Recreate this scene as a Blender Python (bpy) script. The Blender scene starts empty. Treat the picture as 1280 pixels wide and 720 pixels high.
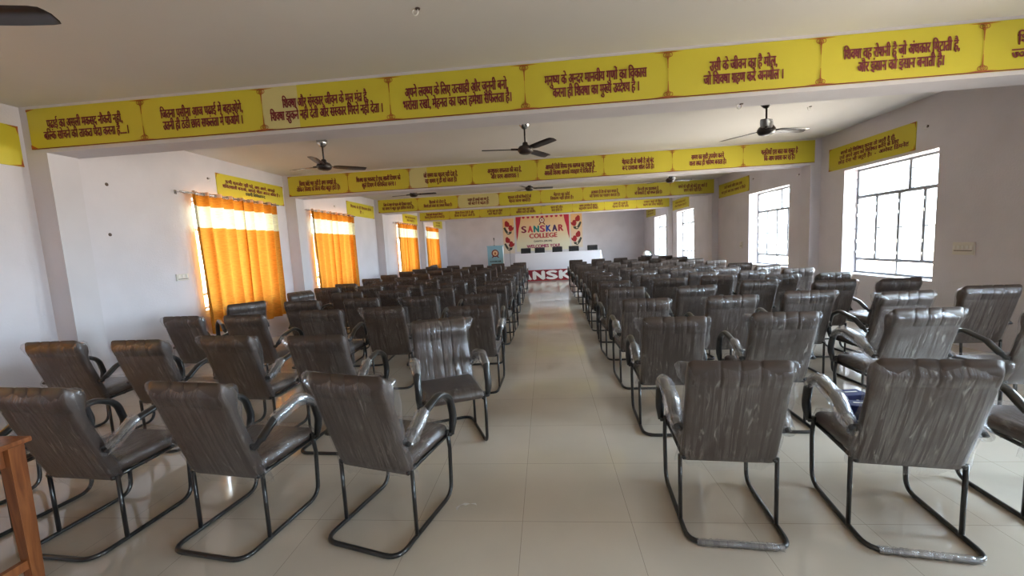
import bpy, bmesh, math, random
from mathutils import Vector, Matrix
random.seed(7)
R = math.radians
S = bpy.context.scene
COL = bpy.context.scene.collection

# ------------------------------------------------------------------ camera
F_PX, YAW, PITCH, ROLL, CAM_H = 501.364, .088, -.1042, -.0517, 1.543
cd = bpy.data.cameras.new('camera'); cd.sensor_fit = 'HORIZONTAL'; cd.sensor_width = 36
cd.lens = 36 * F_PX / 1280; cd.clip_start = .02; cd.clip_end = 200
cam = bpy.data.objects.new('camera', cd); COL.objects.link(cam)
fw = Vector((-math.sin(YAW)*math.cos(PITCH), math.cos(YAW)*math.cos(PITCH), math.sin(PITCH)))
rt0 = Vector((math.cos(YAW), math.sin(YAW), 0)); up0 = rt0.cross(fw)
rt = math.cos(ROLL)*rt0 + math.sin(ROLL)*up0; up = -math.sin(ROLL)*rt0 + math.cos(ROLL)*up0
M = Matrix.Identity(4)
for i in range(3): M[i][0], M[i][1], M[i][2] = rt[i], up[i], -fw[i]
M[2][3] = CAM_H
cam.matrix_world = M
S.camera = cam

# ------------------------------------------------------------------ light and exposure
SKY, GROUND, EXPO = 11.0, 7.6, 2.27
S.view_settings.view_transform = 'Standard'; S.view_settings.look = 'None'
S.view_settings.gamma = 1; S.view_settings.use_curve_mapping = False
S.view_settings.exposure = EXPO
w = bpy.data.worlds.new('daylight'); S.world = w; w.use_nodes = True
nt = w.node_tree; nt.nodes.clear()
tc = nt.nodes.new('ShaderNodeTexCoord'); sx = nt.nodes.new('ShaderNodeSeparateXYZ')
mr = nt.nodes.new('ShaderNodeMapRange'); mr.inputs[1].default_value = -.06; mr.inputs[2].default_value = .06
mx = nt.nodes.new('ShaderNodeMix'); mx.data_type = 'RGBA'
mx.inputs[6].default_value = (1.0*GROUND, .88*GROUND, .75*GROUND, 1)     # sunlit sandy ground
mx.inputs[7].default_value = (.71*SKY, .86*SKY, 1.0*SKY, 1)              # hazy bright sky
bg = nt.nodes.new('ShaderNodeBackground'); wo = nt.nodes.new('ShaderNodeOutputWorld')
L = nt.links.new
L(tc.outputs['Generated'], sx.inputs[0]); L(sx.outputs[2], mr.inputs[0]); L(mr.outputs[0], mx.inputs[0])
L(mx.outputs[2], bg.inputs[0]); L(bg.outputs[0], wo.inputs[0])
cy = S.cycles
cy.max_bounces = 9; cy.diffuse_bounces = 6; cy.glossy_bounces = 4; cy.transmission_bounces = 6
cy.transparent_max_bounces = 14; cy.sample_clamp_indirect = 8; cy.caustics_reflective = False; cy.caustics_refractive = False

# room measures (metres)
XL, XR, ZC, YB, YF = -5.38, 5.16, 3.23, 21.7, -4.6
WT = .32                                                # wall thickness
BEAMS = [3.9, 8.1, 12.58, 16.92]
BZ = 2.76
WIN_R = [(-3.2, -1.5), (1.45, 3.15), (5.83, 7.5), (9.07, 10.75), (14.56, 16.36), (17.72, 19.6)]
WIN_L = [(1.12, 2.68), (5.84, 7.5), (9.0, 10.68), (14.4, 16.15), (17.85, 19.6)]
SILL, HEAD = .78, 2.53
def portal(x, y0, y1, sgn):
    l = bpy.data.lights.new('window_daylight', 'AREA'); l.shape = 'RECTANGLE'
    l.size = y1 - y0; l.size_y = HEAD - SILL; l.cycles.is_portal = True
    o = bpy.data.objects.new('window_daylight', l); COL.objects.link(o)
    o.location = (x, (y0+y1)/2, (SILL+HEAD)/2)
    o.rotation_euler = Vector((sgn, 0, 0)).to_track_quat('-Z', 'Z').to_euler()
for y0, y1 in WIN_R: portal(XR+WT+.02, y0, y1, -1)
for y0, y1 in WIN_L: portal(XL-WT-.02, y0, y1, 1)

# ------------------------------------------------------------------ materials
def newmat(name):
    m = bpy.data.materials.new(name); m.use_nodes = True
    b = m.node_tree.nodes['Principled BSDF']
    return m, m.node_tree, b
def pm(name, col, rough=.5, metal=0, coat=0, spec=.5, bump=None, var=None):
    """plain principled; bump=(scale, strength); var=(scale, amount) mottles the colour"""
    m, t, b = newmat(name)
    b.inputs['Base Color'].default_value = (*col, 1); b.inputs['Roughness'].default_value = rough
    b.inputs['Metallic'].default_value = metal; b.inputs['Coat Weight'].default_value = coat
    b.inputs['Specular IOR Level'].default_value = spec
    if bump or var:
        c = t.nodes.new('ShaderNodeTexCoord')
    if var:
        n = t.nodes.new('ShaderNodeTexNoise'); n.inputs['Scale'].default_value = var[0]; n.inputs['Detail'].default_value = 5
        t.links.new(c.outputs['Object'], n.inputs['Vector'])
        r = t.nodes.new('ShaderNodeMapRange'); r.inputs[1].default_value = .3; r.inputs[2].default_value = .7
        r.inputs[3].default_value = 1-var[1]; r.inputs[4].default_value = 1+var[1]*.5
        t.links.new(n.outputs['Fac'], r.inputs[0])
        v = t.nodes.new('ShaderNodeVectorMath'); v.operation = 'SCALE'; v.inputs[0].default_value = col
        t.links.new(r.outputs[0], v.inputs['Scale']); t.links.new(v.outputs[0], b.inputs['Base Color'])
    if bump:
        n2 = t.nodes.new('ShaderNodeTexNoise'); n2.inputs['Scale'].default_value = bump[0]; n2.inputs['Detail'].default_value = 4
        t.links.new(c.outputs['Object'], n2.inputs['Vector'])
        bp = t.nodes.new('ShaderNodeBump'); bp.inputs['Strength'].default_value = bump[1]; bp.inputs['Distance'].default_value = .01
        t.links.new(n2.outputs['Fac'], bp.inputs['Height']); t.links.new(bp.outputs[0], b.inputs['Normal'])
    return m
M_WALL = pm('lavender_wall_paint', (.66, .63, .665), .75, bump=(45, .22), var=(1.6, .08), spec=.3)
M_CEIL = pm('ceiling_whitewash', (.66, .635, .605), .85, bump=(20, .08), var=(.8, .04), spec=.2)
M_BEAM = pm('beam_plaster', (.62, .59, .615), .75, bump=(25, .10), var=(2, .05), spec=.3)
M_TUBE = pm('black_powder_coated_tube', (.012, .012, .013), .28, coat=.5)
M_ARM = pm('black_moulded_plastic', (.016, .016, .017), .30, coat=.4)
M_DARK = pm('black_leather', (.012, .012, .014), .5)
M_FAN = pm('dark_brown_fan_enamel', (.022, .014, .012), .35)
M_STEEL = pm('polished_steel', (.6, .6, .6), .25, metal=1)
M_FRAME = pm('grey_painted_window_steel', (.22, .23, .25), .45)
M_WHITE = pm('white_plastic', (.72, .70, .66), .4)
M_RED = pm('red_stage_strip_cloth', (.22, .006, .022), .6)
M_LET = pm('white_lettering', (.85, .84, .83), .6)
M_MAROON = pm('maroon_print', (.17, .012, .02), .6)
M_ORN = pm('orange_brown_print', (.38, .11, .015), .6)
M_BLACKP = pm('black_print', (.02, .02, .02), .6)
M_STAGE = pm('stage_floor_carpet', (.22, .20, .19), .9, bump=(90, .2))
M_HOOK = pm('rusty_wire', (.10, .07, .06), .6, metal=.4)
M_SOCK = pm('switch_plate_ivory', (.66, .63, .56), .4)
M_BLUE = pm('navy_printed_card', (.010, .020, .13), .6)
M_GREEN = pm('dark_green_edge', (.03, .09, .03), .5)

def tile_mat():
    m, t, b = newmat('cream_vitrified_tile'); N = t.nodes; k = t.links.new
    c = N.new('ShaderNodeTexCoord'); mp = N.new('ShaderNodeMapping')
    mp.inputs['Location'].default_value = (.193+.6*20, -2.10+.6*20, 0)
    k(c.outputs['Object'], mp.inputs['Vector'])
    br = N.new('ShaderNodeTexBrick'); br.offset = 0; br.squash = 1
    br.inputs['Scale'].default_value = 1; br.inputs['Brick Width'].default_value = .6; br.inputs['Row Height'].default_value = .6
    br.inputs['Mortar Size'].default_value = .0016; br.inputs['Mortar Smooth'].default_value = .2
    br.inputs['Color1'].default_value = (.60, .54, .455, 1); br.inputs['Color2'].default_value = (.63, .565, .48, 1)
    br.inputs['Mortar'].default_value = (.36, .31, .25, 1)
    k(mp.outputs[0], br.inputs['Vector'])
    n = N.new('ShaderNodeTexNoise'); n.inputs['Scale'].default_value = 1.1; n.inputs['Detail'].default_value = 6
    k(c.outputs['Object'], n.inputs['Vector'])
    r = N.new('ShaderNodeMapRange'); r.inputs[1].default_value = .3; r.inputs[2].default_value = .75; r.inputs[3].default_value = 1.06; r.inputs[4].default_value = .86
    k(n.outputs['Fac'], r.inputs[0])
    v = N.new('ShaderNodeVectorMath'); v.operation = 'SCALE'; k(br.outputs['Color'], v.inputs[0]); k(r.outputs[0], v.inputs['Scale'])
    k(v.outputs[0], b.inputs['Base Color'])
    r2 = N.new('ShaderNodeMapRange'); r2.inputs[1].default_value = .35; r2.inputs[2].default_value = .7; r2.inputs[3].default_value = .035; r2.inputs[4].default_value = .10
    k(n.outputs['Fac'], r2.inputs[0]); k(r2.outputs[0], b.inputs['Roughness'])
    b.inputs['Specular IOR Level'].default_value = .6
    return m
M_TILE = tile_mat()

def leather_mat():
    """grey-brown leatherette under tight clear film: the coat carries the film's creases"""
    m, t, b = newmat('grey_brown_leatherette'); N = t.nodes; k = t.links.new
    b.inputs['Base Color'].default_value = (.062, .041, .032, 1); b.inputs['Roughness'].default_value = .5
    c = N.new('ShaderNodeTexCoord')
    n = N.new('ShaderNodeTexNoise'); n.inputs['Scale'].default_value = 260; k(c.outputs['Object'], n.inputs['Vector'])
    bp = N.new('ShaderNodeBump'); bp.inputs['Strength'].default_value = .12; bp.inputs['Distance'].default_value = .002
    k(n.outputs['Fac'], bp.inputs['Height']); k(bp.outputs[0], b.inputs['Normal'])
    mp = N.new('ShaderNodeMapping'); mp.inputs['Scale'].default_value = (26, 5, 4); mp.inputs['Rotation'].default_value = (0, R(9), 0)
    k(c.outputs['Object'], mp.inputs['Vector'])
    n2 = N.new('ShaderNodeTexNoise'); n2.inputs['Scale'].default_value = 1.0; n2.inputs['Detail'].default_value = 5; n2.inputs['Roughness'].default_value = .6
    k(mp.outputs[0], n2.inputs['Vector'])
    b2 = N.new('ShaderNodeBump'); b2.inputs['Strength'].default_value = .7; b2.inputs['Distance'].default_value = .012
    k(n2.outputs['Fac'], b2.inputs['Height']); k(b2.outputs[0], b.inputs['Coat Normal'])
    b.inputs['Coat Weight'].default_value = .28; b.inputs['Coat Roughness'].default_value = .16
    return m
M_LEATHER = leather_mat()

def film_mat(name, milk, streak, rough=.14):
    """clear film: see-through, glossy, with thin milky creases running down it"""
    m = bpy.data.materials.new(name); m.use_nodes = True; t = m.node_tree; N = t.nodes; k = t.links.new; N.clear()
    out = N.new('ShaderNodeOutputMaterial'); c = N.new('ShaderNodeTexCoord'); oi = N.new('ShaderNodeObjectInfo')
    of = N.new('ShaderNodeVectorMath'); of.operation = 'SCALE'; of.inputs[0].default_value = (37, 19, 53); k(oi.outputs['Random'], of.inputs['Scale'])
    def noise(sc, rot, detail, dist):
        mp = N.new('ShaderNodeMapping'); mp.inputs['Scale'].default_value = sc; mp.inputs['Rotation'].default_value = (0, rot, 0); k(c.outputs['Object'], mp.inputs['Vector'])
        a = N.new('ShaderNodeVectorMath'); k(mp.outputs[0], a.inputs[0]); k(of.outputs[0], a.inputs[1])
        n = N.new('ShaderNodeTexNoise'); n.inputs['Scale'].default_value = 1; n.inputs['Detail'].default_value = detail; n.inputs['Roughness'].default_value = .55; n.inputs['Distortion'].default_value = dist
        k(a.outputs[0], n.inputs['Vector']); return n.outputs['Fac']
    def rng(v, a, b, c0, c1):
        r = N.new('ShaderNodeMapRange'); r.inputs[1].default_value = a; r.inputs[2].default_value = b; r.inputs[3].default_value = c0; r.inputs[4].default_value = c1; k(v, r.inputs[0]); return r.outputs[0]
    def mth(op, a, b):
        q = N.new('ShaderNodeMath'); q.operation = op; q.use_clamp = op == 'ADD'
        for i, v in enumerate((a, b)):
            if isinstance(v, (int, float)): q.inputs[i].default_value = v
            else: k(v, q.inputs[i])
        return q.outputs[0]
    n1 = noise((60, 6, .45), 0, 2, .15); n2 = noise((34, 14, 7), R(-14), 4, .8); n3 = noise((5, 5, 4), 0, 2, 0)
    ridge = mth('ABSOLUTE', mth('SUBTRACT', n1, .5), 0)
    crease = rng(ridge, .0, .035, 1, 0)                      # thin lines
    patch = rng(n3, .36, .62, .12, 1)
    band = rng(n1, .42, .78, 0, .62)
    cr = mth('MULTIPLY', mth('MULTIPLY', mth('ADD', mth('MULTIPLY', crease, .45), band), patch), streak)
    blot = mth('MULTIPLY', rng(n2, .60, .72, 0, 1), streak*.8)
    lw = N.new('ShaderNodeLayerWeight'); lw.inputs[0].default_value = .35
    fac = mth('ADD', mth('ADD', mth('MULTIPLY', lw.outputs['Facing'], .20), milk), mth('ADD', cr, blot))
    h = mth('ADD', mth('MULTIPLY', n1, .6), mth('MULTIPLY', n2, .5))
    bp = N.new('ShaderNodeBump'); bp.inputs['Strength'].default_value = 1; bp.inputs['Distance'].default_value = .012; k(h, bp.inputs['Height'])
    tr = N.new('ShaderNodeBsdfTransparent'); tr.inputs[0].default_value = (.97, .97, .98, 1)
    gl = N.new('ShaderNodeBsdfGlossy'); gl.inputs[0].default_value = (.95, .96, 1, 1); gl.inputs[1].default_value = rough; k(bp.outputs[0], gl.inputs['Normal'])
    df = N.new('ShaderNodeBsdfDiffuse'); df.inputs[0].default_value = (.66, .66, .68, 1)
    m1 = N.new('ShaderNodeMixShader'); m1.inputs[0].default_value = .32; k(gl.outputs[0], m1.inputs[1]); k(df.outputs[0], m1.inputs[2])
    m2 = N.new('ShaderNodeMixShader'); k(fac, m2.inputs[0]); k(tr.outputs[0], m2.inputs[1]); k(m1.outputs[0], m2.inputs[2])
    k(m2.outputs[0], out.inputs[0])
    return m
M_FILM = film_mat('clear_packing_film', .006, .30)
M_FILMW = film_mat('bunched_packing_film', .20, .45, .2)

def glass_mat():
    m = bpy.data.materials.new('window_glass'); m.use_nodes = True; t = m.node_tree; N = t.nodes; N.clear(); k = t.links.new
    out = N.new('ShaderNodeOutputMaterial'); tr = N.new('ShaderNodeBsdfTransparent'); gl = N.new('ShaderNodeBsdfGlossy'); gl.inputs[1].default_value = .02
    tr.inputs[0].default_value = (.95, .97, .97, 1)
    fr = N.new('ShaderNodeFresnel'); fr.inputs[0].default_value = 1.45
    mm = N.new('ShaderNodeMath'); mm.operation = 'MULTIPLY'; mm.inputs[1].default_value = .7; k(fr.outputs[0], mm.inputs[0])
    mx = N.new('ShaderNodeMixShader'); k(mm.outputs[0], mx.inputs[0]); k(tr.outputs[0], mx.inputs[1]); k(gl.outputs[0], mx.inputs[2]); k(mx.outputs[0], out.inputs[0])
    return m
M_GLASS = glass_mat()

def curtain_mat():
    m = bpy.data.materials.new('banded_orange_curtain'); m.use_nodes = True; t = m.node_tree; N = t.nodes; N.clear(); k = t.links.new
    out = N.new('ShaderNodeOutputMaterial'); c = N.new('ShaderNodeTexCoord'); s = N.new('ShaderNodeSeparateXYZ'); k(c.outputs['Object'], s.inputs[0])
    mr = N.new('ShaderNodeMapRange'); mr.inputs[1].default_value = 0; mr.inputs[2].default_value = 3; k(s.outputs[2], mr.inputs[0])
    cr = N.new('ShaderNodeValToRGB'); cr.color_ramp.interpolation = 'CONSTANT'; e = cr.color_ramp.elements
    og = (.70, .30, .045, 1)
    e[0].position = 0; e[0].color = og
    e[1].position = 2.07/3; e[1].color = (.86, .82, .60, 1)
    for p, col in ((2.395/3, (.66, .25, .03, 1)), (2.555/3, (.78, .50, .34, 1))):
        x = e.new(p); x.color = col
    k(mr.outputs[0], cr.inputs[0])
    # fine weave: short horizontal slubs
    mp = N.new('ShaderNodeMapping'); mp.inputs['Scale'].default_value = (10, 10, 60); k(c.outputs['Object'], mp.inputs['Vector'])
    n = N.new('ShaderNodeTexNoise'); n.inputs['Scale'].default_value = 1.6; n.inputs['Detail'].default_value = 3; k(mp.outputs[0], n.inputs['Vector'])
    r = N.new('ShaderNodeMapRange'); r.inputs[1].default_value = .35; r.inputs[2].default_value = .65; r.inputs[3].default_value = .80; r.inputs[4].default_value = 1.06; k(n.outputs['Fac'], r.inputs[0])
    v = N.new('ShaderNodeVectorMath'); v.operation = 'SCALE'; k(cr.outputs[0], v.inputs[0]); k(r.outputs[0], v.inputs['Scale'])
    df = N.new('ShaderNodeBsdfDiffuse'); tl = N.new('ShaderNodeBsdfTranslucent'); k(v.outputs[0], df.inputs[0]); k(v.outputs[0], tl.inputs[0])
    mx = N.new('ShaderNodeMixShader'); mx.inputs[0].default_value = .11; k(df.outputs[0], mx.inputs[1]); k(tl.outputs[0], mx.inputs[2]); k(mx.outputs[0], out.inputs[0])
    return m
M_CURT = curtain_mat()

def yellow_mat(name, col):
    return pm(name, col, .42, bump=(3.5, .25), var=(1.5, .04), spec=.45)
M_YEL = yellow_mat('yellow_flex_print', (.60, .515, .040))
M_YEL2 = yellow_mat('pale_yellow_flex_print', (.60, .54, .23))

def wood_mat():
    m, t, b = newmat('varnished_sheesham_wood'); N = t.nodes; k = t.links.new
    c = N.new('ShaderNodeTexCoord'); mp = N.new('ShaderNodeMapping'); mp.inputs['Scale'].default_value = (18, 18, 2.2); k(c.outputs['Object'], mp.inputs['Vector'])
    n = N.new('ShaderNodeTexNoise'); n.inputs['Scale'].default_value = 1.5; n.inputs['Detail'].default_value = 6; n.inputs['Distortion'].default_value = 1.2; k(mp.outputs[0], n.inputs['Vector'])
    cr = N.new('ShaderNodeValToRGB'); e = cr.color_ramp.elements; e[0].position = .3; e[0].color = (.16, .045, .014, 1); e[1].position = .7; e[1].color = (.34, .115, .035, 1)
    k(n.outputs['Fac'], cr.inputs[0]); k(cr.outputs[0], b.inputs['Base Color']); b.inputs['Roughness'].default_value = .35
    return m
M_WOOD = wood_mat()

# ------------------------------------------------------------------ geometry helpers
class MB:
    def __init__(s): s.v = []; s.f = []; s.mi = []; s.cur = 0
    def face(s, ids): s.f.append(tuple(ids)); s.mi.append(s.cur)
    def box(s, a, b):
        (x0, y0, z0), (x1, y1, z1) = a, b; n = len(s.v)
        s.v += [(x, y, z) for z in (z0, z1) for y in (y0, y1) for x in (x0, x1)]
        for q in ((0,2,3,1),(4,5,7,6),(0,1,5,4),(2,6,7,3),(0,4,6,2),(1,3,7,5)): s.face([n+i for i in q])
        return s
    def ring_sweep(s, rings, closed=True, cap=True):
        n0 = len(s.v); k = len(rings[0])
        for r in rings: s.v += [tuple(p) for p in r]
        for i in range(len(rings)-1):
            for j in range(k if closed else k-1):
                j2 = (j+1) % k
                s.face((n0+i*k+j, n0+i*k+j2, n0+(i+1)*k+j2, n0+(i+1)*k+j))
        if cap and closed:
            s.face([n0+j for j in range(k)][::-1]); s.face([n0+(len(rings)-1)*k+j for j in range(k)])
        return s
    def tube(s, pts, r, seg=8, ell=1.0, upv=None, cap=True):
        """sweep an ellipse (r across, r*ell along the in-plane normal) down a polyline"""
        P = [Vector(p) for p in pts]; rings = []; nrm = None
        for i, p in enumerate(P):
            t = ((P[i]-P[i-1]).normalized() if i else Vector()) + ((P[i+1]-P[i]).normalized() if i < len(P)-1 else Vector())
            t = t.normalized() if t.length > 1e-6 else Vector((0, 0, 1))
            if nrm is None:
                a = Vector(upv) if upv else (Vector((1, 0, 0)) if abs(t.x) < .8 else Vector((0, 0, 1)))
                nrm = (a - t*a.dot(t)).normalized()
            else:
                nrm = (nrm - t*nrm.dot(t)).normalized()
            bi = t.cross(nrm); rr = r[i] if isinstance(r, (list, tuple)) else r
            rings.append([p + nrm*(rr*math.cos(2*math.pi*j/seg)) + bi*(rr*ell*math.sin(2*math.pi*j/seg)) for j in range(seg)])
        return s.ring_sweep(rings, True, cap)
    def lathe(s, prof, seg=16, o=(0, 0, 0), cap=True):
        rings = [[(o[0]+r*math.cos(2*math.pi*j/seg), o[1]+r*math.sin(2*math.pi*j/seg), o[2]+z) for j in range(seg)] for r, z in prof]
        return s.ring_sweep(rings, True, cap)
    def mesh(s, name, mats, smooth=False):
        me = bpy.data.meshes.new(name); me.from_pydata(s.v, [], s.f)
        for m in (mats if isinstance(mats, (list, tuple)) else [mats]): me.materials.append(m)
        me.polygons.foreach_set('material_index', s.mi)
        if smooth: me.polygons.foreach_set('use_smooth', [True]*len(s.f))
        bm = bmesh.new(); bm.from_mesh(me); bmesh.ops.recalc_face_normals(bm, faces=bm.faces); bm.to_mesh(me); bm.free()
        me.update(); return me
    def build(s, name, mats, parent=None, smooth=False): return link(name, s.mesh(name, mats, smooth), parent)
def link(name, me, parent=None, loc=(0, 0, 0)):
    o = bpy.data.objects.new(name, me); COL.objects.link(o); o.location = loc
    if parent is not None: o.parent = parent
    return o
def empty(name, loc=(0, 0, 0), rz=0):
    o = bpy.data.objects.new(name, None); COL.objects.link(o); o.location = loc; o.rotation_euler.z = rz; o.empty_display_size = .1
    return o
def tag(o, label, cat, group=None):
    o['label'] = label; o['category'] = cat
    if group: o['group'] = group
    return o
def struct(o): o['kind'] = 'structure'; return o
def fillet(pts, rad, n=5):
    P = [Vector(p) for p in pts]; out = [P[0]]
    for i in range(1, len(P)-1):
        a, b, c = P[i-1], P[i], P[i+1]; u = (a-b).normalized(); v = (c-b).normalized()
        ang = u.angle(v); d = min(rad/math.tan(ang/2), (a-b).length*.49, (c-b).length*.49)
        p0 = b+u*d; p1 = b+v*d
        for k in range(n+1):
            t = k/n; out.append(p0*(1-t)**2 + b*(2*t*(1-t)) + p1*t*t)
    out.append(P[-1]); return out
def rbox(w, d, h, r, seg=3):
    bm = bmesh.new(); bmesh.ops.create_cube(bm, size=1)
    for v in bm.verts: v.co = Vector((v.co.x*w, v.co.y*d, v.co.z*h))
    bmesh.ops.bevel(bm, geom=list(bm.edges), offset=r, segments=seg, profile=.5, affect='EDGES')
    return bm
def bm_mesh(bm, name, mat, smooth=True):
    me = bpy.data.meshes.new(name); bm.to_mesh(me); bm.free(); me.materials.append(mat)
    if smooth: me.polygons.foreach_set('use_smooth', [True]*len(me.polygons))
    return me

# ------------------------------------------------------------------ lettering (glyph by glyph, laid out here)
_gl = {}
def _font_mesh(txt):
    c = bpy.data.curves.new('tmp', 'FONT'); c.body = txt; c.size = 1; c.resolution_u = 3
    o = bpy.data.objects.new('tmp', c); COL.objects.link(o)
    dg = bpy.context.evaluated_depsgraph_get(); dg.update()
    me = bpy.data.meshes.new_from_object(o.evaluated_get(dg))
    vs = [(v.co.x, v.co.y) for v in me.vertices]; fs = [tuple(p.vertices) for p in me.polygons]
    bpy.data.objects.remove(o); bpy.data.curves.remove(c); bpy.data.meshes.remove(me)
    return vs, fs
_bar = max(x for x, y in _font_mesh('न')[0])
def glyph(ch):
    if ch not in _gl:
        vs, fs = _font_mesh(ch) if ch.strip() else ([], [])
        adv = max(x for x, y in _font_mesh(ch+'न')[0]) - _bar
        _gl[ch] = (vs, fs, adv)
    return _gl[ch]
def clip_right(vs, fs, xm):
    bm = bmesh.new(); bv = [bm.verts.new((x, y, 0)) for x, y in vs]
    for f in fs:
        try: bm.faces.new([bv[i] for i in f])
        except ValueError: pass
    bmesh.ops.bisect_plane(bm, geom=bm.verts[:]+bm.edges[:]+bm.faces[:], plane_co=(xm, 0, 0), plane_no=(1, 0, 0), clear_outer=True)
    bm.verts.index_update()
    a = [(v.co.x, v.co.y) for v in bm.verts]; b = [tuple(v.index for v in f.verts) for f in bm.faces]; bm.free(); return a, b
CONS = set('कखगघङचछजझञटठडढणतथदधनपफबभमयरलवशषसह')
def layout(txt):
    """clusters: the short-i sign goes before its consonant, a joined consonant loses its bar"""
    chars = list(txt); out = []; i = 0
    while i < len(chars):
        c = chars[i]
        if c == 'ि':
            j = len(out)-1
            while j > 0 and (out[j][1] == 'rakar' or (j >= 1 and out[j-1][1] == 'half')): j -= 1
            out.insert(j, (c, '')); i += 1; continue
        if c in CONS and i+1 < len(chars) and chars[i+1] == '्' and i+2 < len(chars) and chars[i+2] in CONS:
            if chars[i+2] == 'र':
                out.append((c, '')); out.append(('', 'rakar')); i += 3; continue
            out.append((c, 'half')); i += 2; continue
        out.append((c, '')); i += 1
    V = []; Fc = []; x = 0
    for c, k in out:
        if k == 'rakar':
            n = len(V); V += [(x-.17, .26), (x-.13, .20), (x-.36, -.02), (x-.40, .05)]; Fc.append((n, n+1, n+2, n+3)); continue
        vs, fs, adv = glyph(c)
        if k == 'half' and vs:
            cut = adv*.70; vs, fs = clip_right(vs, fs, cut); adv = cut-.01
        n = len(V); V += [(a+x, b) for a, b in vs]; Fc += [tuple(n+q for q in f) for f in fs]; x += adv
    return V, Fc, x
def text_into(mb, txt, O, U, W, cx, cy, width, height, bold=.012, hfrac=.72, lift=.002):
    """write txt centred on (cx, cy) in the plane O + a*U + b*W (Vectors); height = letter height"""
    V, Fc, adv = layout(txt)
    if not V: return
    x0 = min(p[0] for p in V); x1 = max(p[0] for p in V)
    sx = width/(x1-x0); sy = height/hfrac; nrm = U.cross(W)
    for q, (dx, dy) in enumerate(((-bold, 0), (0, bold*.5), (bold, 0), (0, -bold*.5)) if bold else ((0, 0),)):
        n = len(mb.v)
        for a, b in V:
            mb.v.append(tuple(O + U*(cx-width/2+(a-x0)*sx+dx) + W*(cy-height/2+b*sy+dy) + nrm*(lift+q*.0002)))
        for f in Fc: mb.face([n+i for i in f])
def flat(mb, O, U, W, pts, lift=.002):
    n = len(mb.v); nrm = U.cross(W)
    mb.v += [tuple(O+U*a+W*b+nrm*lift) for a, b in pts]; mb.face(range(n, n+len(pts)))
def disc(mb, O, U, W, cx, cy, r, lift=.002, n=20, ry=None):
    ry = ry or r; flat(mb, O, U, W, [(cx+r*math.cos(2*math.pi*i/n), cy+ry*math.sin(2*math.pi*i/n)) for i in range(n)], lift)
def annulus(mb, O, U, W, cx, cy, r0, r1, lift=.002, n=16, a0=0, a1=360):
    nrm = U.cross(W); b = len(mb.v); full = abs(a1-a0) >= 360
    for i in range(n+1):
        t = R(a0+(a1-a0)*i/n)
        for r in (r0, r1): mb.v.append(tuple(O+U*(cx+r*math.cos(t))+W*(cy+r*math.sin(t))+nrm*lift))
    for i in range(n): mb.face((b+2*i, b+2*i+1, b+2*i+3, b+2*i+2))

# ================================================================== ROOM
fl = MB().box((XL-WT, YF-WT, -.12), (XR+WT, YB+WT, 0)).build('floor', M_TILE); struct(fl)
ce = MB().box((XL-WT, YF-WT, ZC), (XR+WT, YB+WT, ZC+.15)).build('ceiling', M_CEIL); struct(ce)
def side_wall(name, x0, x1, wins):
    m = MB(); y = YF-WT
    for a, b in wins:
        m.box((x0, y, 0), (x1, a, ZC)); m.box((x0, a, 0), (x1, b, SILL)); m.box((x0, a, HEAD), (x1, b, ZC)); y = b
    m.box((x0, y, 0), (x1, YB+WT, ZC))
    return struct(m.build(name, M_WALL))
side_wall('wall_right', XR, XR+WT, WIN_R)
side_wall('wall_left', XL-WT, XL, WIN_L)
struct(MB().box((XL, YB, 0), (XR, YB+WT, ZC)).build('wall_back', M_WALL))
struct(MB().box((XL, YF-WT, 0), (XR, YF, ZC)).build('wall_rear', M_WALL))
for i, y in enumerate(BEAMS):
    m = MB(); m.box((XL-.01, y, BZ), (XR+.01, y+.30, ZC+.01))
    m.box((XL-.01, y, -.01), (-5.14, y+.28, BZ)); m.box((4.98, y, -.01), (XR+.01, y+.28, BZ))
    struct(m.build('trim_%d' % (i+1), M_BEAM))
# windows ------------------------------------------------------------
wn = [0]
def window(x, xo, y0, y1):
    """steel frame in the plane x; y0 is the end nearer the camera"""
    wn[0] += 1; m = MB(); t = .032; d = .022; W = y1-y0; H = HEAD-SILL
    def bar(ya, za, yb, zb, dd=d): m.box((x-dd, ya, za), (x+dd, yb, zb))
    bar(y0, SILL, y1, SILL+t); bar(y0, HEAD-t, y1, HEAD); bar(y0, SILL+t, y0+t, HEAD-t); bar(y1-t, SILL+t, y1, HEAD-t)
    zt = SILL+.735*H; zb = SILL+.135*H
    bar(y0+t, zt-.026, y1-t, zt+.026); bar(y0+t, zb-.022, y1-t, zb+.022)
    yc = y0+.40*W; bar(yc-.024, zt+.026, yc+.024, HEAD-t)
    for k in (1, 2, 3):
        yy = y0+W*k/4; bar(yy-.024, zb+.022, yy+.024, zt-.026)
    yy = y0+.5*W; bar(yy-.015, SILL+t, yy+.015, zb-.022)
    # grille rods
    for z in (SILL+.43*H,): m.box((x-.047, y0, z-.007), (x-.033, y1, z+.007))
    for z in (SILL+.82*H, SILL+.91*H): m.box((x-.045, y0, z-.005), (x-.035, y1, z+.005))
    o = struct(m.build('window_%d' % wn[0], M_FRAME))
    # hinges and stays
    for k in (0, 1, 2, 3, 4):
        for z in (zb+.12, (zb+zt)/2-.22, (zb+zt)/2+.22, zt-.14):
            yy = min(max(y0+W*k/4, y0+.03), y1-.03)
            h = MB().box((x-d-.014, yy-.012, z-.022), (x-d, yy+.012, z+.022)).build('hinge', M_STEEL, o)
    MB().box((x-.004, y0+t*.5, SILL+t*.5), (x+.004, y1-t*.5, HEAD-t*.5)).build('window_pane', M_GLASS, o)
for a, b in WIN_R: window(XR+.24, 0, a, b)
for a, b in WIN_L: window(XL-.24, 0, a, b)

# ================================================================== STAGE
st = MB(); st.box((-5.13, 16.93, 0), (4.97, YB-.001, .46))
so = struct(st.build('floor_stage', M_STAGE))

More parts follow.
